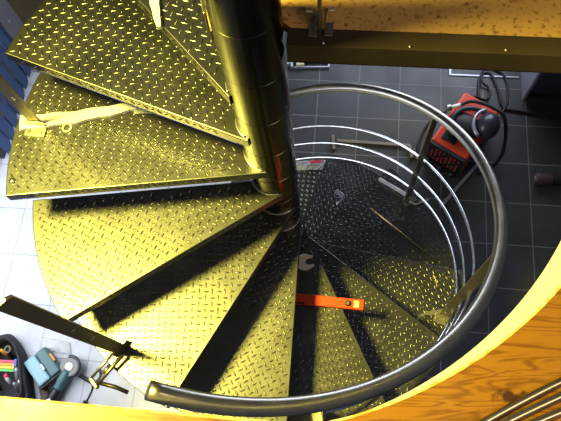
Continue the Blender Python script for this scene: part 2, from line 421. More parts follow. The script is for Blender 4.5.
def flat_strip(name, pts, w, z, th, m, label, cat, parent=None):
    b = bmesh.new(); P = spline([(x, y, 0) for x, y in pts], 6); l = []; r = []
    for i, p in enumerate(P):
        t = (P[min(i + 1, len(P) - 1)] - P[max(i - 1, 0)]).normalized(); n_ = Vector((-t.y, t.x, 0))
        wi = w[0] + (w[1] - w[0]) * i / (len(P) - 1); l.append(p + n_ * wi / 2); r.append(p - n_ * wi / 2)
    wob = lambda i: .003 * math.sin(i * 1.9) * (th > .004)
    prism(b, [(p.x, p.y + wob(i)) for i, p in enumerate(l)] + [(p.x, p.y + wob(i + 3)) for i, p in enumerate(reversed(r))], z, z + th)
    o = obj(name, b, m, parent, loc=None if parent else (pts[0][0], pts[0][1], z))
    if not parent: tag(o, label, cat)
    return o
ws = thing('foam_strip', 'white foam strip ending in clear film, lying on the tread beside the first post', 'packing strip', (-.6, .13, gt(3)))
flat_strip('strip', [(-.775, .105), (-.60, .122), (-.415, .155)], (.052, .026), gt(3), .012, M['foam'], '', '', ws)
flat_strip('film', [(-.42, .154), (-.37, .150), (-.335, .135)], (.05, .03), gt(3), .004, M['film'], '', '', ws)
b = bmesh.new(); lathe(b, [(.013, 0), (.016, .001), (.016, .003), (.013, .004), (.010, .003), (.010, .001), (.013, 0)], (-.628, .088, gt(3)), 20)
tag(obj('clear_washer', b, M['film'], None, True, loc=(-.628, .088, gt(3))), 'small clear plastic ring beside the white foam strip', 'washer')
flat_strip('foam_strip', [(-.285, .330), (-.268, .235), (-.253, .165)], (.034, .010), gt(1), .012, M['foam'], 'white foam strip lying on the topmost tread, pointing at the pole', 'packing strip')
b = bmesh.new(); cyl(b, (-.776, -.085, gt(3) - .002), (-.776, -.085, gt(3) + .002), .010, n=18); bo_ = obj('bolt_head', b, M['bolt'], None, True, loc=(-.776, -.085, gt(3)))
tag(bo_, 'round bright bolt head in the outer corner of the tread carrying the long white strip', 'bolt')

b = bmesh.new(); T = Matrix.Translation((.558, .457, gt(11) + .011)) @ Matrix.Rotation(-35 * D, 4, 'Z'); box(b, None, (.200, .018, .016), bev=.003, mtx=T)
tag(obj('steel_bar', b, M['palebar'], None, loc=(.558, .457, gt(11))), 'short bright steel bar lying on a lower tread against the railing post', 'bar')
b = bmesh.new(); sweep(b, spline([(.63, .385, gt(11) + .006), (.66, .36, gt(11) + .01), (.70, .375, gt(11) + .012), (.73, .385, gt(11) + .01)]), .006, 8)
tag(obj('bent_steel_rod', b, M['flat'], None, True, loc=(.66, .37, gt(11))), 'bent dark metal piece at the end of the short bright bar', 'rod')
lp = thing('angle_bracket', 'small grey L-shaped bracket lying alone on a lower dark tread', 'bracket', (.268, .405, gt(12)))
zl = gt(12) if False else gt(12)
b = bmesh.new(); box(b, (.262, .432, gt(11) + .010), (.058, .022, .016), -42 * D, .002); box(b, (.268, .396, gt(11) + .008), (.045, .013, .012), 42 * D, .002)
lp.location = (.262, .42, gt(11)); obj('plate', b, M['silver'], lp)
b = bmesh.new(); cyl(b, (.247, .378, gt(11)), (.247, .378, gt(11) + .012), .007); obj('tip', b, M['label'], lp, True)
b = bmesh.new(); sweep(b, [(.403, .284, gt(10) + .004), (.56, .137, gt(10) + .004), (.71, -.003, gt(10) + .004)], .0035, 8)
tag(obj('welding_rod', b, M['brass'], None, True, loc=(.56, .137, gt(10))), 'thin straight brownish rod lying across a dark tread', 'rod')
b = bmesh.new(); sweep(b, spline([(.652, -.114, gt(9) + .002), (.662, -.14, gt(9) + .002), (.664, -.172, gt(9) + .002)]), .002, 6)
tag(obj('wire_offcut', b, M['brass'], None, True, loc=(.66, -.14, gt(9))), 'tiny wire offcut lying near the outer edge of the tread with the curled strap', 'wire')
flat_strip('curled_strap', [(.555, -.325), (.595, -.292), (.645, -.285), (.70, -.283)], (.006, .028), gt(9), .006, M['galv'], 'pale curled metal strap lying at the foot of the right railing post', 'strap')
b = bmesh.new(); box(b, (.345, -.690, -.91 + .012), (.026, .022, .020), .3, .003)
tag(obj('steel_nut', b, M['bolt'], None, loc=(.345, -.69, gt(8))), 'small bright steel block on the tread under the bottom of the handrail', 'block')
# plastic wrapper with red print near the pole
wr = thing('plastic_wrapper', 'crumpled clear wrapper with a red patch on the lowest visible tread', 'wrapper', (.13, .80, gt(13)))
b = bmesh.new(); T = Matrix.Translation((.120, .775, gt(13)))
g = [[b.verts.new(T @ Vector((i * .022 - .11, j * .016 - .03, .004 + .012 * random.random()))) for j in range(5)] for i in range(11)]
for i in range(10):
    for j in range(4): b.faces.new((g[i][j], g[i + 1][j], g[i + 1][j + 1], g[i][j + 1]))
obj('film', b, M['film'], wr)
b = bmesh.new(); box(b, (.135, .793, gt(13) + .020), (.07, .018, .004), .1, .001); obj('red_label', b, M['pink'], wr)

# ------------------------------------------------------------------ upper floor
hc = Vector((-.033, .041)); hr_ = .854
ang0 = -80; edgepts = []
for i in range(61):
    t = (ang0 + (2.5 - ang0) * i / 60) * D; edgepts.append((hc.x + hr_ * math.cos(t), hc.y + hr_ * math.sin(t)))
def ly(x): return -.749 - .091 * (x + .432)
left = [(-2.25, ly(-2.25)), (-1.2, ly(-1.2)), (-.432, ly(-.432)), (.02, ly(.02))]
outer = [(2.1, edgepts[-1][1]), tuple(H(2.25, -2.6)[:2]), tuple(H(-2.0, -2.6)[:2])]
poly = left + edgepts + outer
b = bmesh.new(); prism(b, poly, UP - .014, UP)
uf = obj('floor_upper', b, M['wood']); uf['kind'] = 'structure'
b = bmesh.new()
low = left + [(-.065 + .840 * math.cos((ang0 + (2.5 - ang0) * i / 60) * D), .023 + .840 * math.sin((ang0 + (2.5 - ang0) * i / 60) * D)) for i in range(61)] + outer
va = [b.verts.new((x, y, UP - .15)) for x, y in low]; vb = [b.verts.new((x, y, UP - .0142)) for x, y in poly]; nn = len(poly)
b.faces.new(va[::-1]); b.faces.new(vb)
for i in range(nn): b.faces.new((va[i], va[(i + 1) % nn], vb[(i + 1) % nn], vb[i]))
ub = obj('floor_upper_slab', b, M['white']); ub['kind'] = 'structure'
b = bmesh.new(); path = left + edgepts
random.seed(3)
sweep(b, [(x, y, UP - .006 + random.uniform(-.0008, .0008)) for x, y in path if x > -1.3], [random.uniform(.004, .0058) for x, y in path if x > -1.3], 6)
tr = obj('trim_floor_edge', b, M['rimwood']); tr['kind'] = 'structure'

# landing: particle board on a steel edge beam
def bl(x): return -.028 - .092 * (x - .088)          # line of the beam front edge
lp0 = edge(0)
d0 = (lp0[0] - lp0[1]).normalized(); q0 = lp0[1] + d0 * .02; q1 = lp0[1] + d0 * 2.2
fl = .045                                           # flange width
off = Vector((.092, 1)).normalized() * fl
pl = [(.085 + off.x, bl(.085) + off.y), (2.1 + off.x, bl(2.1) + off.y), tuple(H(2.1, 2.2)[:2]), (q1.x, q1.y), (q0.x, q0.y), (-.03, .072), (.03, .075)]
b = bmesh.new(); prism(b, [(.10, bl(.10) + .05)] + pl[1:4] + [(q0.x - .01, q0.y + .14), (-.03, .12), (.05, .12)], UP - .055, UP - .0302); struct('bounce_board_lower', b, M['bounce'])  # unseen board added under the landing to bounce light into the treads
b = bmesh.new(); prism(b, pl, UP - .03, UP); lb = obj('floor_landing', b, M['chip']); lb['kind'] = 'structure'
rp_ = [(-2.2, .31), (-.86, .31), (-.72, .60), (-.30, .84), (q0.x - .22, .90), (q1.x - .01, q1.y), (-.9, 2.9), (-2.0, 2.9)]  # added unseen deck, outline shaped to keep the lamp off lower treads and floor
b = bmesh.new(); prism(b, rp_, UP - .165, UP - .0142); struct('lamp_blocker_rear_slab', b, M['bounce'])
b = bmesh.new(); prism(b, rp_, UP - .014, UP)
lb = obj('lamp_blocker_rear', b, M['wood']); lb['kind'] = 'structure'
bt = thing('steel_beam', 'long dark brown steel beam edging the particle board landing', 'beam', (1.0, bl(1.0), UP - .12))
ad = math.atan2(-.092, 1); cx = 1.09; L2 = 2.03
bmid = Vector((cx, bl(cx)))
n2 = Vector((.092, 1)).normalized()
def bb(yo, zo, sy, sz, nm, m):
    b = bmesh.new(); p = bmid + n2 * yo; box(b, (p.x, p.y, zo), (L2, sy, sz), ad, .0012); obj(nm, b, m, bt)
bb(.0235, UP - .004, .047, .006, 'top_flange', M['beam'])
bb(.003, UP - .036, .006, .058, 'web', M['beam'])
bb(.020, UP - .062, .040, .006, 'bottom_flange', M['beam'])
for x in (.158, .339, .535, .74):
    b = bmesh.new(); p = Vector((x, bl(x))) + n2 * .008; cyl(b, (p.x, p.y, UP - .002), (p.x, p.y, UP + .003), .0032, n=12); obj('rivet', b, M['bolt'], bt, True)
# landing post
b = bmesh.new(); e0 = q0 + d0 * .05; e1 = q1; mm = (e0 + e1) / 2
box(b, (mm.x - .004, mm.y, UP - .03), ((e1 - e0).length, .008, .066), math.atan2(d0.y, d0.x), .002); struct('trim_landing_edge', b, M['rail'])
lpst = thing('railing_post', 'upright steel post bolted to the brown landing beam right of the pole', 'post', (.156, .0, UP))
b = bmesh.new(); box(b, (.153, .022, UP + .45), (.007, .045, .90), ad, .001); obj('flat_bar', b, M['flat'], lpst)
for nm, cx_, w_ in (('bracket', .1375, .021), ('bracket', .1715, .021)):
    b = bmesh.new(); box(b, (cx_, .006, UP + .003), (w_ * .9, .034, .003), ad, .001); box(b, (cx_ + (.008 if cx_ < .15 else -.008), .016, UP + .018), (.004, .04, .016), ad, .001)
    br = obj(nm, b, M['flat'], lpst)
    b = bmesh.new(); cyl(b, (cx_, .046, UP + .018), (cx_ + (-.014 if cx_ < .15 else .014), .046, UP + .018), .005, n=8); obj('bolt', b, M['galv'], br)

# rods lying on the upper floor
rods = [((.416, -.790), (.467, -.7605), (.538, -.731)), ((.449, -.790), (.49, -.770), (.56, -.742)), ((.497, -.790), (.531, -.776), (.60, -.752))]
names = ['curved steel rod lying on the wooden floor, nearest the stair opening', 'curved steel rod lying on the wooden floor, middle of three', 'curved steel rod lying on the wooden floor, nearest the photo corner']
for rr, lb_ in zip(rods, names):
    P0, P1, P2 = [Vector((*p, UP + .0065)) for p in rr]
    pts = []
    a_ = math.atan2((P2 - P0).y, (P2 - P0).x)
    for sgn in (-1, 1):
        q = P1.copy(); an_ = a_ if sgn > 0 else a_ + math.pi; half = []
        for st_ in range(45):
            q = q + Vector((math.cos(an_), math.sin(an_), 0)) * .012; an_ += -.55 * .012 * (1 if sgn > 0 else -1) * 1.0
            half.append(q.copy())
        pts = (half[::-1] + [P1]) if sgn < 0 else pts + half
    b = bmesh.new(); sweep(b, pts, .0062, 12)
    tag(obj('steel_rod', b, M['rail'], None, True, loc=tuple(P1)), lb_, 'rod', 'steel rods lying on the wooden floor')

# ------------------------------------------------------------------ lower floor, window side
def hbox(nm, u0, u1, v0, v1, z0, z1, m, struct_=True):
    b = bmesh.new(); box(b, (0, 0, 0), (1, 1, 1))
    for v in b.verts: v.co = Vector((u0 + (u1 - u0) * (v.co.x + .5), v0 + (v1 - v0) * (v.co.y + .5), z0 + (z1 - z0) * (v.co.z + .5)))
    bmesh.ops.recalc_face_normals(b, faces=b.faces)
    me = bpy.data.meshes.new(nm); b.to_mesh(me); b.free(); o = link(nm, me, m); o.rotation_euler = (0, 0, HR)
    if struct_: o['kind'] = 'structure'
    return o
hbox('floor', -.55, 3.2, -2.6, 3.2, FLOOR - .05, FLOOR, M['slate'])
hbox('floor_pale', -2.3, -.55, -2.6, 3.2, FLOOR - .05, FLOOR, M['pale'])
hbox('wall_left', -2.45, -2.3, -2.6, 1.885, FLOOR, FLOOR + .08, M['brown'])
hbox('wall_back', -2.3, 3.2, 3.2, 3.35, FLOOR, 2.9, M['brown'])
hbox('wall_left_panel', -2.3, -2.18, 1.885, 3.2, FLOOR, 2.9, M['brown'])
hbox('baseboard_left', -2.3, -2.262, .95, 1.70, FLOOR, FLOOR + .07, M['black'])
# vertical blinds
bd = thing('vertical_blinds', 'blue vertical blinds hanging in front of the window', 'blinds', tuple(H(-2.19, 1.7, FLOOR + .08)), HR)
v = 1.0; i = 0
while v < 1.66:
    b = bmesh.new(); T = Matrix.Rotation(HR, 4, 'Z') @ Matrix.Translation((-2.19, v, (FLOOR + .10 + 1.9) / 2)) @ Matrix.Rotation(12 * D, 4, 'Z')
    hgt = 1.9 - (FLOOR + .10)
    n_ = 6; va = []
    for s in range(n_ + 1):
        y = -.06 + .12 * s / n_; x = .014 * math.cos((s / n_ - .5) * math.pi)
        va.append((b.verts.new(T @ Vector((x, y, -hgt / 2))), b.verts.new(T @ Vector((x, y, hgt / 2)))))
    for s in range(n_): b.faces.new((va[s][0], va[s + 1][0], va[s + 1][1], va[s][1]))
    bmesh.ops.solidify(b, geom=b.faces[:], thickness=.0015)
    obj('slat', b, M['blind'], bd, True); v += .108; i += 1
b = bmesh.new(); T = Matrix.Rotation(HR, 4, 'Z') @ Matrix.Translation((-2.19, 1.32, 1.93)); box(b, None, (.05, .76, .05), bev=.004, mtx=T); obj('head_rail', b, M['grey'], bd)
# window frame upright
wf = hbox('trim_1', -2.22, -2.17, 1.70, 1.88, FLOOR, 2.9, M['grey'])

b = bmesh.new()
for (u_, z_, su, sz) in ((.9, -2.0, 2.4, .08), (.9, -.2, 2.4, .08), (-.26, -1.1, .08, 1.8), (2.06, -1.1, .08, 1.8), (.9, -1.1, .06, 1.8)):
    box(b, None, (su, .06, sz), bev=.003, mtx=Matrix.Rotation(HR, 4, 'Z') @ Matrix.Translation((u_, 3.17, z_)))
struct('added_window_frame', b, M['white'])  # unseen window frame, added to go with the rear fill light
b = bmesh.new(); P = H(-2.17, 1.775, -1.83); cyl(b, P, P + H(.006, 0, 0), .010, n=14); obj('screw_cap', b, M['bolt'], wf, True)
# ------------------------------------------------------------------ things on the lower floor, dark side
Z = FLOOR
mc = thing('welding_machine', 'red welding machine with black control panel standing on the dark tiles', 'machine', (1.14, 1.17, Z), -35 * D)
mc.location = (1.145, 1.17, Z)
T = Matrix.Translation((1.145, 1.17, Z)) @ Matrix.Rotation(-36.0 * D, 4, 'Z')     # local x = width, y = depth (front at -y)
W_, D_, H_ = .27, .44, .276
b = bmesh.new(); box(b, None, (W_, D_, H_ - .03), bev=.012, mtx=T @ Matrix.Translation((0, 0, .03 + (H_ - .03) / 2))); obj('housing', b, M['red'], mc)
b = bmesh.new(); box(b, None, (W_ - .01, .03, H_ - .05), bev=.004, mtx=T @ Matrix.Translation((0, -D_ / 2 - .010, .02 + H_ / 2)));
box(b, None, (W_ + .006, .012, .02), bev=.003, mtx=T @ Matrix.Translation((0, -D_ / 2 - .02, H_ - .012))); pn = obj('control_panel', b, M['black'], mc)
for r_ in range(5):
    for c_ in range(8):
        if (r_ * 7 + c_ * 3) % 4 == 0: continue
        b = bmesh.new(); p0 = T @ Vector((-.095 + c_ * .027, -D_ / 2 - .024, .235 - r_ * .032)); p1 = T @ Vector((-.095 + c_ * .027, -D_ / 2 - .030, .235 - r_ * .032))
        cyl(b, p0, p1, .0062, n=10); obj('knob', b, M['knob'], pn, True)
for x in (-.09, .0, .09):
    b = bmesh.new(); cyl(b, T @ Vector((x, -D_ / 2 - .024, .06)), T @ Vector((x, -D_ / 2 - .06, .06)), .019, n=16); obj('socket', b, M['rubber'], pn, True)
b = bmesh.new(); sweep(b, spline([T @ Vector(p) for p in ((-.05, -.13, H_), (-.05, -.12, H_ + .035), (.0, -.10, H_ + .04), (.05, -.12, H_ + .035), (.05, -.13, H_))]), .012, 10); obj('handle', b, M['black'], mc, True)
b = bmesh.new(); box(b, None, (.10, .07, .012), bev=.004, mtx=T @ Matrix.Translation((-.04, -.14, H_ + .004))); obj('handle_base', b, M['black'], mc)
for sx in (-1, 1):
    for sy in (-1, 1):
        b = bmesh.new(); p = T @ Vector((sx * .1, sy * .17, 0)); cyl(b, p, p + Vector((0, 0, .032)), .016, n=12); obj('foot', b, M['rubber'], mc, True)

# welding helmet on top of the machine
ZT = Z + H_ + .002
hm = thing('welding_helmet', 'dark welding helmet with a silver band lying on top of the red machine', 'helmet', (1.19, 1.17, ZT))
b = bmesh.new()
T2 = Matrix.Translation((1.262, 1.115, ZT + .080)) @ Matrix.Rotation(-20 * D, 4, 'Z')
bmesh.ops.create_uvsphere(b, u_segments=28, v_segments=16, radius=1, matrix=T2 @ Matrix.Diagonal((.074, .092, .080, 1))); obj('dome', b, M['helmet'], hm, True)
b = bmesh.new()
pts = [T2 @ Vector((.082 * math.cos(t * D) - .013, .106 * math.sin(t * D), .02)) for t in range(110, 251, 10)]
sweep(b, pts, .013, 10); obj('silver_band', b, M['silver'], hm, True)
b = bmesh.new()
c_ = Vector((1.165, 1.125, ZT + .02)); ring = [c_ + Vector((.135 * math.cos(t * D), .125 * math.sin(t * D), .04 + .025 * math.sin((t - 40) * D))) for t in range(-30, 215, 8)]
sweep(b, ring, .016, 10); obj('shell_rim', b, M['helmet'], hm, True)
b = bmesh.new(); bmesh.ops.create_uvsphere(b, u_segments=24, v_segments=12, radius=1, matrix=Matrix.Translation((1.125, 1.145, ZT + .045)) @ Matrix.Rotation(-36 * D, 4, 'Z') @ Matrix.Diagonal((.115, .085, .045, 1))); obj('padding', b, M['rubber'], hm, True)
b = bmesh.new(); box(b, (1.05, 1.10, ZT + .04), (.05, .03, .02), .5, .005); obj('buckle', b, M['silver'], hm)

# chrome connector and cables
cn = thing('cable_connector', 'chrome cable connector with pale sleeve beside the helmet', 'connector', (1.05, 1.29, ZT))
b = bmesh.new(); cyl(b, (1.02, 1.285, ZT + .03), (1.05, 1.29, ZT + .03), .022, n=16, bev=.004); obj('plug', b, M['bolt'], cn, True)
b = bmesh.new(); cyl(b, (1.05, 1.29, ZT + .03), (1.115, 1.305, ZT + .03), .014, n=16, bev=.003); obj('sleeve', b, M['foam'], cn, True)
b = bmesh.new(); sweep(b, spline([(1.115, 1.305, ZT + .03), (1.20, 1.33, ZT + .03), (1.32, 1.28, ZT + .03), (1.40, 1.20, ZT + .01), (1.42, 1.05, Z + .1), (1.33, .95, Z + .015), (1.25, .93, Z + .013)]), .012, 8); obj('cable', b, M['rubber'], cn, True)
def cable(pts, r, label, m='rubber'):
    b = bmesh.new(); sweep(b, spline(pts, 8), r, 8); return tag(obj('cable', b, M[m], None, True, loc=pts[0]), label, 'cable')
cable([(1.30, 1.42, Z + .1), (1.33, 1.56, Z + .02), (1.351, 1.686, Z + .012), (1.393, 1.736, Z + .012), (1.442, 1.717, Z + .012), (1.476, 1.58, Z + .012), (1.495, 1.446, Z + .012), (1.61, 1.409, Z + .012), (1.75, 1.375, Z + .012), (1.889, 1.35, Z + .012), (2.1, 1.37, Z + .012)], .011, 'black cable looping behind the red machine and running off to the right')
cable([(1.25, 1.43, Z + .2), (1.38, 1.50, Z + .03), (1.41, 1.60, Z + .012), (1.36, 1.66, Z + .030), (1.40, 1.78, Z + .012), (1.50, 1.75, Z + .012), (1.545, 1.66, Z + .012), (1.53, 1.50, Z + .012), (1.47, 1.38, Z + .03)], .009, 'thinner cable coiled on the tiles inside the black loop')
cable([(1.03, 1.29, Z + .25), (.98, 1.33, Z + .1), (.93, 1.30, Z + .01), (.885, 1.22, Z + .01), (.863, 1.129, Z + .01), (.90, 1.02, Z + .01), (1.03, .93, Z + .02), (1.09, .95, Z + .05)], .009, 'dark cable hanging down the left side of the red machine')
b = bmesh.new(); box(b, ((1.287 + .981) / 2, (1.028 + .692) / 2, Z + .008), (.46, .022, .012), math.atan2(.336, .306), .002)
tag(obj('flat_steel_strip', b, M['silver'], None, loc=(1.13, .86, Z)), 'narrow grey metal strip lying diagonally on the tiles below the red machine', 'strip')
# purple cylinder
pc = thing('tool_grip', 'dull purple cylinder with a black stem lying on the dark tiles', 'tool', (1.7, .857, Z))
b = bmesh.new(); cyl(b, (1.628, .868, Z + .040), (1.735, .857, Z + .040), .040, n=28, bev=.008); cu = obj('barrel', b, M['cup'], pc, True)
b = bmesh.new(); cyl(b, (1.6265, .868, Z + .040), (1.6275, .868, Z + .040), .018, n=16); obj('face', b, M['silver'], cu, True)
b = bmesh.new(); cyl(b, (1.735, .857, Z + .034), (1.98, .835, Z + .034), .030, n=20, bev=.006); obj('stem', b, M['black'], pc, True)
# cabinet at right
cb = thing('floor_cabinet', 'low cabinet with pale side and dark front on the tiles under the beam', 'cabinet', tuple(H(1.9, 1.9, Z)), HR)
def cbx(nm, u0, u1, v0, v1, z0, z1, m):
    b = bmesh.new(); T = Matrix.Rotation(HR, 4, 'Z') @ Matrix.Translation(((u0 + u1) / 2, (v0 + v1) / 2, (z0 + z1) / 2)); box(b, None, (u1 - u0, v1 - v0, z1 - z0), bev=.002, mtx=T); return obj(nm, b, m, cb)
cbx('side_panel', 1.495, 1.515, 1.645, 2.3, Z, Z + .72, M['lilac'])
cbx('carcass', 1.515, 2.7, 1.66, 2.3, Z + .09, Z + .72, M['front'])
cbx('plinth', 1.515, 2.7, 1.69, 2.25, Z, Z + .09, M['black'])
cbx('door', 1.52, 2.1, 1.642, 1.66, Z + .1, Z + .71, M['front']); cbx('door', 2.105, 2.69, 1.642, 1.66, Z + .1, Z + .71, M['front'])
cbx('worktop', 1.485, 2.71, 1.62, 2.32, Z + .72, Z + .75, M['front'])
# pale strip outline on floor behind
b = bmesh.new(); T = Matrix.Rotation(HR, 4, 'Z'); box(b, None, (.012, .09, .008), mtx=T @ Matrix.Translation((.983, 1.88, Z + .004))); box(b, None, (.50, .010, .008), mtx=T @ Matrix.Translation((1.23, 1.835, Z + .004)))
tag(obj('floor_trim_profile', b, M['silver'], None, loc=tuple(H(1.2, 1.85, Z))), 'thin pale corner profile lying on the tiles left of the cabinet', 'profile')
# aluminium profile near the pole
ap = thing('door_closer', 'silver metal rail with a cream block lying beyond the beam, next to the pole', 'hardware', (.1, 1.87, Z))
b = bmesh.new(); box(b, (.12, 1.895, Z + .015), (.27, .012, .03), -.03, .002); box(b, (.12, 1.838, Z + .012), (.27, .010, .024), -.03, .002); box(b, (.25, 1.862, Z + .012), (.012, .06, .024), -.03, .002); obj('rail', b, M['silver'], ap)
b = bmesh.new(); box(b, (.035, 1.865, Z + .025), (.06, .05, .05), -.03, .006); obj('block', b, M['label'], ap)
b = bmesh.new(); box(b, (-.055, 1.87, Z + .02), (.07, .02, .03), -.03, .004); box(b, (-.03, 1.87, Z + .022), (.016, .07, .03), 0, .003); obj('latch', b, M['silver'], ap)
# long bar seen behind the rods, and stub
b = bmesh.new(); box(b, (.55, 1.185, Z + .012), (.52, .024, .022), -.11, .003); tag(obj('metal_bar', b, M['flat'], None, loc=(.55, 1.185, Z)), 'dull metal bar lying on the dark tiles behind the thin railing rods', 'bar')
b = bmesh.new(); box(b, (.805, 1.105, Z + .02), (.025, .11, .04), .1, .004); box(b, (.835, 1.09, Z + .016), (.014, .09, .03), .15, .004); tag(obj('clip_block', b, M['flat'], None, loc=(.81, 1.1, Z)), 'small dark metal block standing at the right end of the dull metal bar', 'block')
b = bmesh.new(); box(b, (.262, 1.185, Z + .03), (.022, .115, .05), .02, .003); tag(obj('steel_stub', b, M['flat'], None, loc=(.262, 1.185, Z)), 'short brown metal stub on the tiles just beyond the lowest visible tread', 'block')

# ------------------------------------------------------------------ tools on the pale tiles
tb = thing('tool_case', 'teal plastic tool case with a paler lid on the light tiles', 'case', (-1.63, -.36, Z))
ta = math.atan2(-.151, .131)       # long side runs lower right
T = Matrix.Translation((-1.635, -.368, Z)) @ Matrix.Rotation(ta, 4, 'Z')
b = bmesh.new(); box(b, None, (.205, .170, .07), bev=.012, mtx=T @ Matrix.Translation((0, 0, .036))); obj('base', b, M['teal'], tb)
b = bmesh.new(); box(b, None, (.198, .085, .03), bev=.012, mtx=T @ Matrix.Translation((0, -.036, .083))); obj('lid', b, M['tealtop'], tb)
b = bmesh.new(); box(b, None, (.198, .070, .026), bev=.010, mtx=T @ Matrix.Translation((0, .046, .081))); obj('lid_flap', b, M['teal'], tb)
b = bmesh.new(); box(b, None, (.045, .012, .012), bev=.003, mtx=T @ Matrix.Translation((.01, .008, .10))); obj('latch', b, M['foam'], tb)
b = bmesh.new(); box(b, None, (.06, .014, .02), bev=.004, mtx=T @ Matrix.Translation((-.005, .087, .085))); obj('handle', b, M['orange'], tb)
b = bmesh.new(); box(b, None, (.02, .17, .05), bev=.006, mtx=T @ Matrix.Translation((.104, 0, .05))); obj('end_trim', b, M['black'], tb)

gr = thing('angle_grinder', 'teal and black angle grinder with grey disc lying on the light tiles', 'grinder', (-1.50, -.46, Z))
hd = Vector((-1.462, -.366, Z + .055)); tl = Vector((-1.575, -.60, Z + .045)); dr = (tl - hd).normalized()
b = bmesh.new(); sweep(b, [hd + dr * s for s in (.02, .05, .10, .12, .17, .235, .26)], [.028, .034, .036, .032, .031, .036, .028], 16); gb = obj('body', b, M['teal'], gr, True)
b = bmesh.new(); sweep(b, [hd + dr * s for s in (.15, .17, .24, .262)], [.032, .034, .039, .032], 16); obj('rear_housing', b, M['black'], gr, True)
b = bmesh.new(); box(b, tuple(hd + dr * .235 + Vector((0, 0, .035))), (.03, .03, .012), .4, .003); obj('switch', b, M['tan'], gr)
b = bmesh.new(); cyl(b, hd + Vector((0, 0, .015)), hd + Vector((0, 0, .019)), .060, n=40); dk = obj('cutting_disc', b, M['disc'], gr)
b = bmesh.new(); cyl(b, hd + Vector((0, 0, .019)), hd + Vector((0, 0, .032)), .017, n=6); cyl(b, hd + Vector((0, 0, .019)), hd + Vector((0, 0, .024)), .024, n=24); obj('flange_nut', b, M['bolt'], dk)
b = bmesh.new(); torus(b, hd + Vector((0, 0, .012)), .064, .012, 30, 8, -70, 100); obj('guard', b, M['helmet'], gr, True)
b = bmesh.new(); cyl(b, hd, hd + Vector((0, 0, .014)), .030, n=24); obj('gear_head', b, M['silver'], gr, True)

hk = thing('hooked_key', 'black metal bar with a hooked end and a cord, right of the grinder', 'tool', (-1.33, -.44, Z))
b = bmesh.new(); sweep(b, spline([(-1.405, -.415, Z + .03), (-1.36, -.440, Z + .02), (-1.315, -.462, Z + .02)]), .013, 10)
sweep(b, spline([(-1.315, -.462, Z + .02), (-1.285, -.445, Z + .02), (-1.270, -.415, Z + .02), (-1.280, -.385, Z + .02), (-1.300, -.380, Z + .02)]), .008, 8); obj('bar', b, M['black'], hk, True)
b = bmesh.new(); sweep(b, spline([(-1.318, -.465, Z + .01), (-1.325, -.51, Z + .005), (-1.345, -.56, Z + .005), (-1.355, -.58, Z + .005)]), .0045, 6)
cyl(b, (-1.352, -.572, Z + .014), (-1.372, -.605, Z + .014), .013, n=12); obj('cord', b, M['black'], hk, True)

b = bmesh.new()
g = [[b.verts.new((-1.70 + i * .022 + .004 * j, -.165 - j * .020 - i * .004 + .004 * math.sin(i * 2), Z + .004 + .028 * random.random() * math.sin(math.pi * (i + .5) / 10))) for j in range(5)] for i in range(10)]
for i in range(9):
    for j in range(4): b.faces.new((g[i][j], g[i + 1][j], g[i + 1][j + 1], g[i][j + 1]))
bmesh.ops.solidify(b, geom=b.faces[:], thickness=.002)
tag(obj('plastic_bag', b, M['foam'], None, True, loc=(-1.6, -.2, Z)), 'crumpled white plastic bag on the light tiles above the teal case', 'bag')

# tool bag, open, with tools standing in it
before = set(o.name for o in bpy.data.objects)
bag = thing('tool_bag', 'open black tool bag at the left edge, packed with hand tools', 'bag', (-1.87, -.45, Z))
rim = [(-1.935, -.19), (-1.865, -.165), (-1.805, -.195), (-1.745, -.265), (-1.700, -.35), (-1.660, -.45), (-1.625, -.56), (-1.615, -.66), (-1.715, -.70), (-1.885, -.70), (-1.965, -.5), (-1.975, -.3)]
rim = [(p.x, p.y) for p in spline([(x, y, 0) for x, y in rim] + [(-1.935, -.19, 0)], 4)[:-1]]
cxy = Vector((-1.795, -.44)); b = bmesh.new(); nr = len(rim); rows = []
for (s, z_) in ((1.0, .0), (1.06, .08), (1.02, .17), (1.0, .2), (.90, .2), (.86, .1), (.84, .02)):
    rows.append([b.verts.new((cxy.x + (x - cxy.x) * s, cxy.y + (y - cxy.y) * s, Z + z_ + (.012 * math.sin(i * 1.3) if z_ > .1 else 0))) for i, (x, y) in enumerate(rim)])
for r0, r1 in zip(rows, rows[1:]):
    for i in range(nr): b.faces.new((r0[i], r0[(i + 1) % nr], r1[(i + 1) % nr], r1[i]))
b.faces.new(rows[0][::-1]); b.faces.new(rows[-1]); obj('shell', b, M['bagc'], bag, True)
b = bmesh.new(); sweep(b, spline([(-1.765, -.27, Z + .2), (-1.72, -.31, Z + .24), (-1.69, -.42, Z + .24), (-1.67, -.52, Z + .22), (-1.70, -.58, Z + .2)]), .008, 8); obj('strap', b, M['rubber'], bag, True)
b = bmesh.new(); sweep(b, [(-1.735, -.33, Z + .010), (-1.65, -.45, Z + .010), (-1.615, -.55, Z + .010), (-1.64, -.66, Z + .010)], .030, 8)
for v_ in b.verts: v_.co.z = Z + .002 + (v_.co.z - Z + .02) * .5
tag(obj('leather_flap', b, M['bagin'], None, True, loc=(-1.65, -.5, Z)), 'brown leather flap on the tiles between the tool bag and the teal case', 'cloth')
bz = Z + .025
def tool(nm, label, pts, r, m, extra=None):
    b = bmesh.new(); sweep(b, pts, r, 10); t = obj(nm, b, M[m], None, True, loc=pts[0]); tag(t, label, 'tool'); return t
tool('screwdriver', 'screwdriver with a red handle sticking up in the tool bag', [(-1.815, -.46, bz), (-1.810, -.45, bz + .1), (-1.808, -.445, bz + .105), (-1.798, -.425, bz + .19), (-1.796, -.422, bz + .2)], [.004, .004, .014, .015, .009], 'pink')
tool('chisel', 'grey metal tool standing among coloured handles in the tool bag', [(-1.745, -.50, bz), (-1.735, -.42, bz + .14), (-1.730, -.38, bz + .19)], [.012, .014, .012], 'silver')
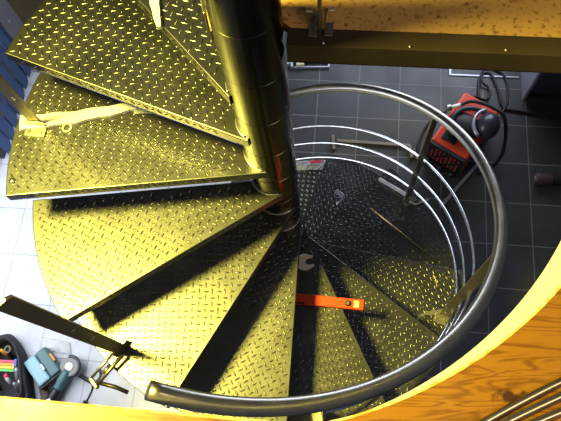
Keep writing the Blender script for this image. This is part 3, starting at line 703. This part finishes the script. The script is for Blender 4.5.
tool('chisel', 'pale steel tool standing nearest the right rim of the tool bag', [(-1.705, -.56, bz), (-1.700, -.50, bz + .12), (-1.697, -.455, bz + .19)], [.014, .018, .014], 'galv')
tool('pliers', 'dark pliers handle in the tool bag behind the coloured handles', [(-1.825, -.30, bz), (-1.815, -.28, bz + .14), (-1.800, -.26, bz + .185)], [.012, .013, .010], 'black')
st = thing('folding_rule', 'folding tool handle striped red, orange, yellow and green in the tool bag', 'tool', (-1.815, -.36, bz + .12))
for i, (m_, dy) in enumerate((('pink', 0), ('orange', -.018), ('yellow', -.036), ('green', -.054))):
    b = bmesh.new(); box(b, (-1.820, -.335 + dy, bz + .165 - i * .004), (.13, .017, .016), -.05, .003); obj('segment', b, M[m_], st)
b = bmesh.new(); box(b, (-1.750, -.345, bz + .16), (.02, .05, .02), .1, .004); obj('hinge', b, M['bluep'], st)
b = bmesh.new(); torus(b, (-1.815, -.262, bz + .185), .020, .006, 24, 8); tag(obj('tape_roll', b, M['olive'], None, True, loc=(-1.815, -.262, bz + .18)), 'small olive ring at the top of the tool bag', 'tape')

random.seed(5)
for lab, x, y, m_ in (('white handled tool leaning in the tool bag beside the grey metal tool', -1.80, -.475, 'foam'), ('black handled tool at the far left of the tool bag', -1.88, -.50, 'black'),
                      ('silver tool lying across the front of the tool bag', -1.74, -.52, 'silver'), ('orange handled tool behind the striped folding rule in the tool bag', -1.84, -.30, 'orange')):
    dx, dy = random.uniform(-.02, .02), random.uniform(.02, .05)
    tool('hand_tool', lab, [(x, y, bz), (x + dx * .5, y + dy * .5, bz + .1), (x + dx, y + dy, bz + .19)], [.008, .013, .011], m_)
for o in bpy.data.objects:
    if o.name in before or o.type != 'MESH' or o.name.startswith('leather'): continue
    w_ = world(o); wi = w_.inverted()
    for v in o.data.vertices:
        q = w_ @ v.co; q.x = -1.87 + (q.x + 1.83) * .9; q.z = Z + (q.z - Z) * .6; v.co = wi @ q
# ------------------------------------------------------------------ light
def area(name, loc, target, size, energy, col, sy=None):
    l = bpy.data.lights.new(name, 'AREA'); l.energy = energy; l.color = col; l.size = size
    if sy: l.shape = 'RECTANGLE'; l.size_y = sy
    o = bpy.data.objects.new(name, l); C.objects.link(o); o.location = loc
    o.rotation_euler = (Vector(target) - Vector(loc)).to_track_quat('-Z', 'Y').to_euler(); return o
lp_ = bpy.data.lights.new('assumed_work_lamp', 'SPOT'); lp_.energy = 2900; lp_.color = (1, .86, .14); lp_.shadow_soft_size = .44; lp_.spot_size = 38 * D; lp_.spot_blend = .6  # assumed lamp out of view, placed by the direction of the tread shadows
lo = bpy.data.objects.new('assumed_work_lamp', lp_); C.objects.link(lo); lo.location = (-2.05, -.22, 3.6)
lo.rotation_euler = (Vector((-.22, -.27, 0)) - lo.location).to_track_quat('-Z', 'Y').to_euler()
area('assumed_daylight_left', tuple(H(-2.2, .1, -1.0)), tuple(H(-1.3, .1, -2.4)), 1.9, 60, (.86, .91, 1), 1.8)  # assumed uncovered window beside the blinds, unseen, lighting the pale tiles
area('added_daylight_upper', tuple(H(-2.6, 1.7, 1.5)), tuple(H(0, .6, -1.5)), 1.4, 20, (.65, .78, 1), 1.4)  # added bluish light, standing for an unseen upper-left window
area('assumed_room_light', (1.6, -1.7, 2.7), (.4, -.1, .4), 1.2, 30, (1, .72, .38))  # assumed warm light of the upper room, source out of view
area('added_fill_rear', tuple(H(.9, 3.1, -1.1)), tuple(H(.6, .3, -1.9)), 2.2, 75, (.74, .83, 1), 1.6)  # added fill light at the back, brightens the dark lower treads and slate
w = bpy.data.worlds.new('World'); bpy.context.scene.world = w; w.use_nodes = True
bg = w.node_tree.nodes['Background']; bg.inputs[0].default_value = (.52, .62, .95, 1); bg.inputs[1].default_value = .10

# ------------------------------------------------------------------ camera
cd = bpy.data.cameras.new('Camera'); cam = bpy.data.objects.new('Camera', cd); C.objects.link(cam)
cd.sensor_width = 36; cd.lens = 619.58 / 561 * 36; cd.clip_start = .02
r_ = Vector((0.998003771767679, 0.0, -0.06315434694054468)); dn = Vector((-0.02223150724461298, -0.9359929903231415, -0.351315929259657)); fw = Vector((-0.05911202604478556, 0.35201863880474227, -0.9341245346906037))
mt = Matrix((( r_.x, -dn.x, -fw.x, 0.13790512), (r_.y, -dn.y, -fw.y, -0.82445958), (r_.z, -dn.z, -fw.z, 1.65926054), (0, 0, 0, 1)))
cam.matrix_world = mt
s = bpy.context.scene; s.camera = cam
s.view_settings.view_transform = 'Standard'; s.view_settings.look = 'None'; s.view_settings.gamma = 1; s.view_settings.exposure = 0; s.view_settings.use_curve_mapping = False
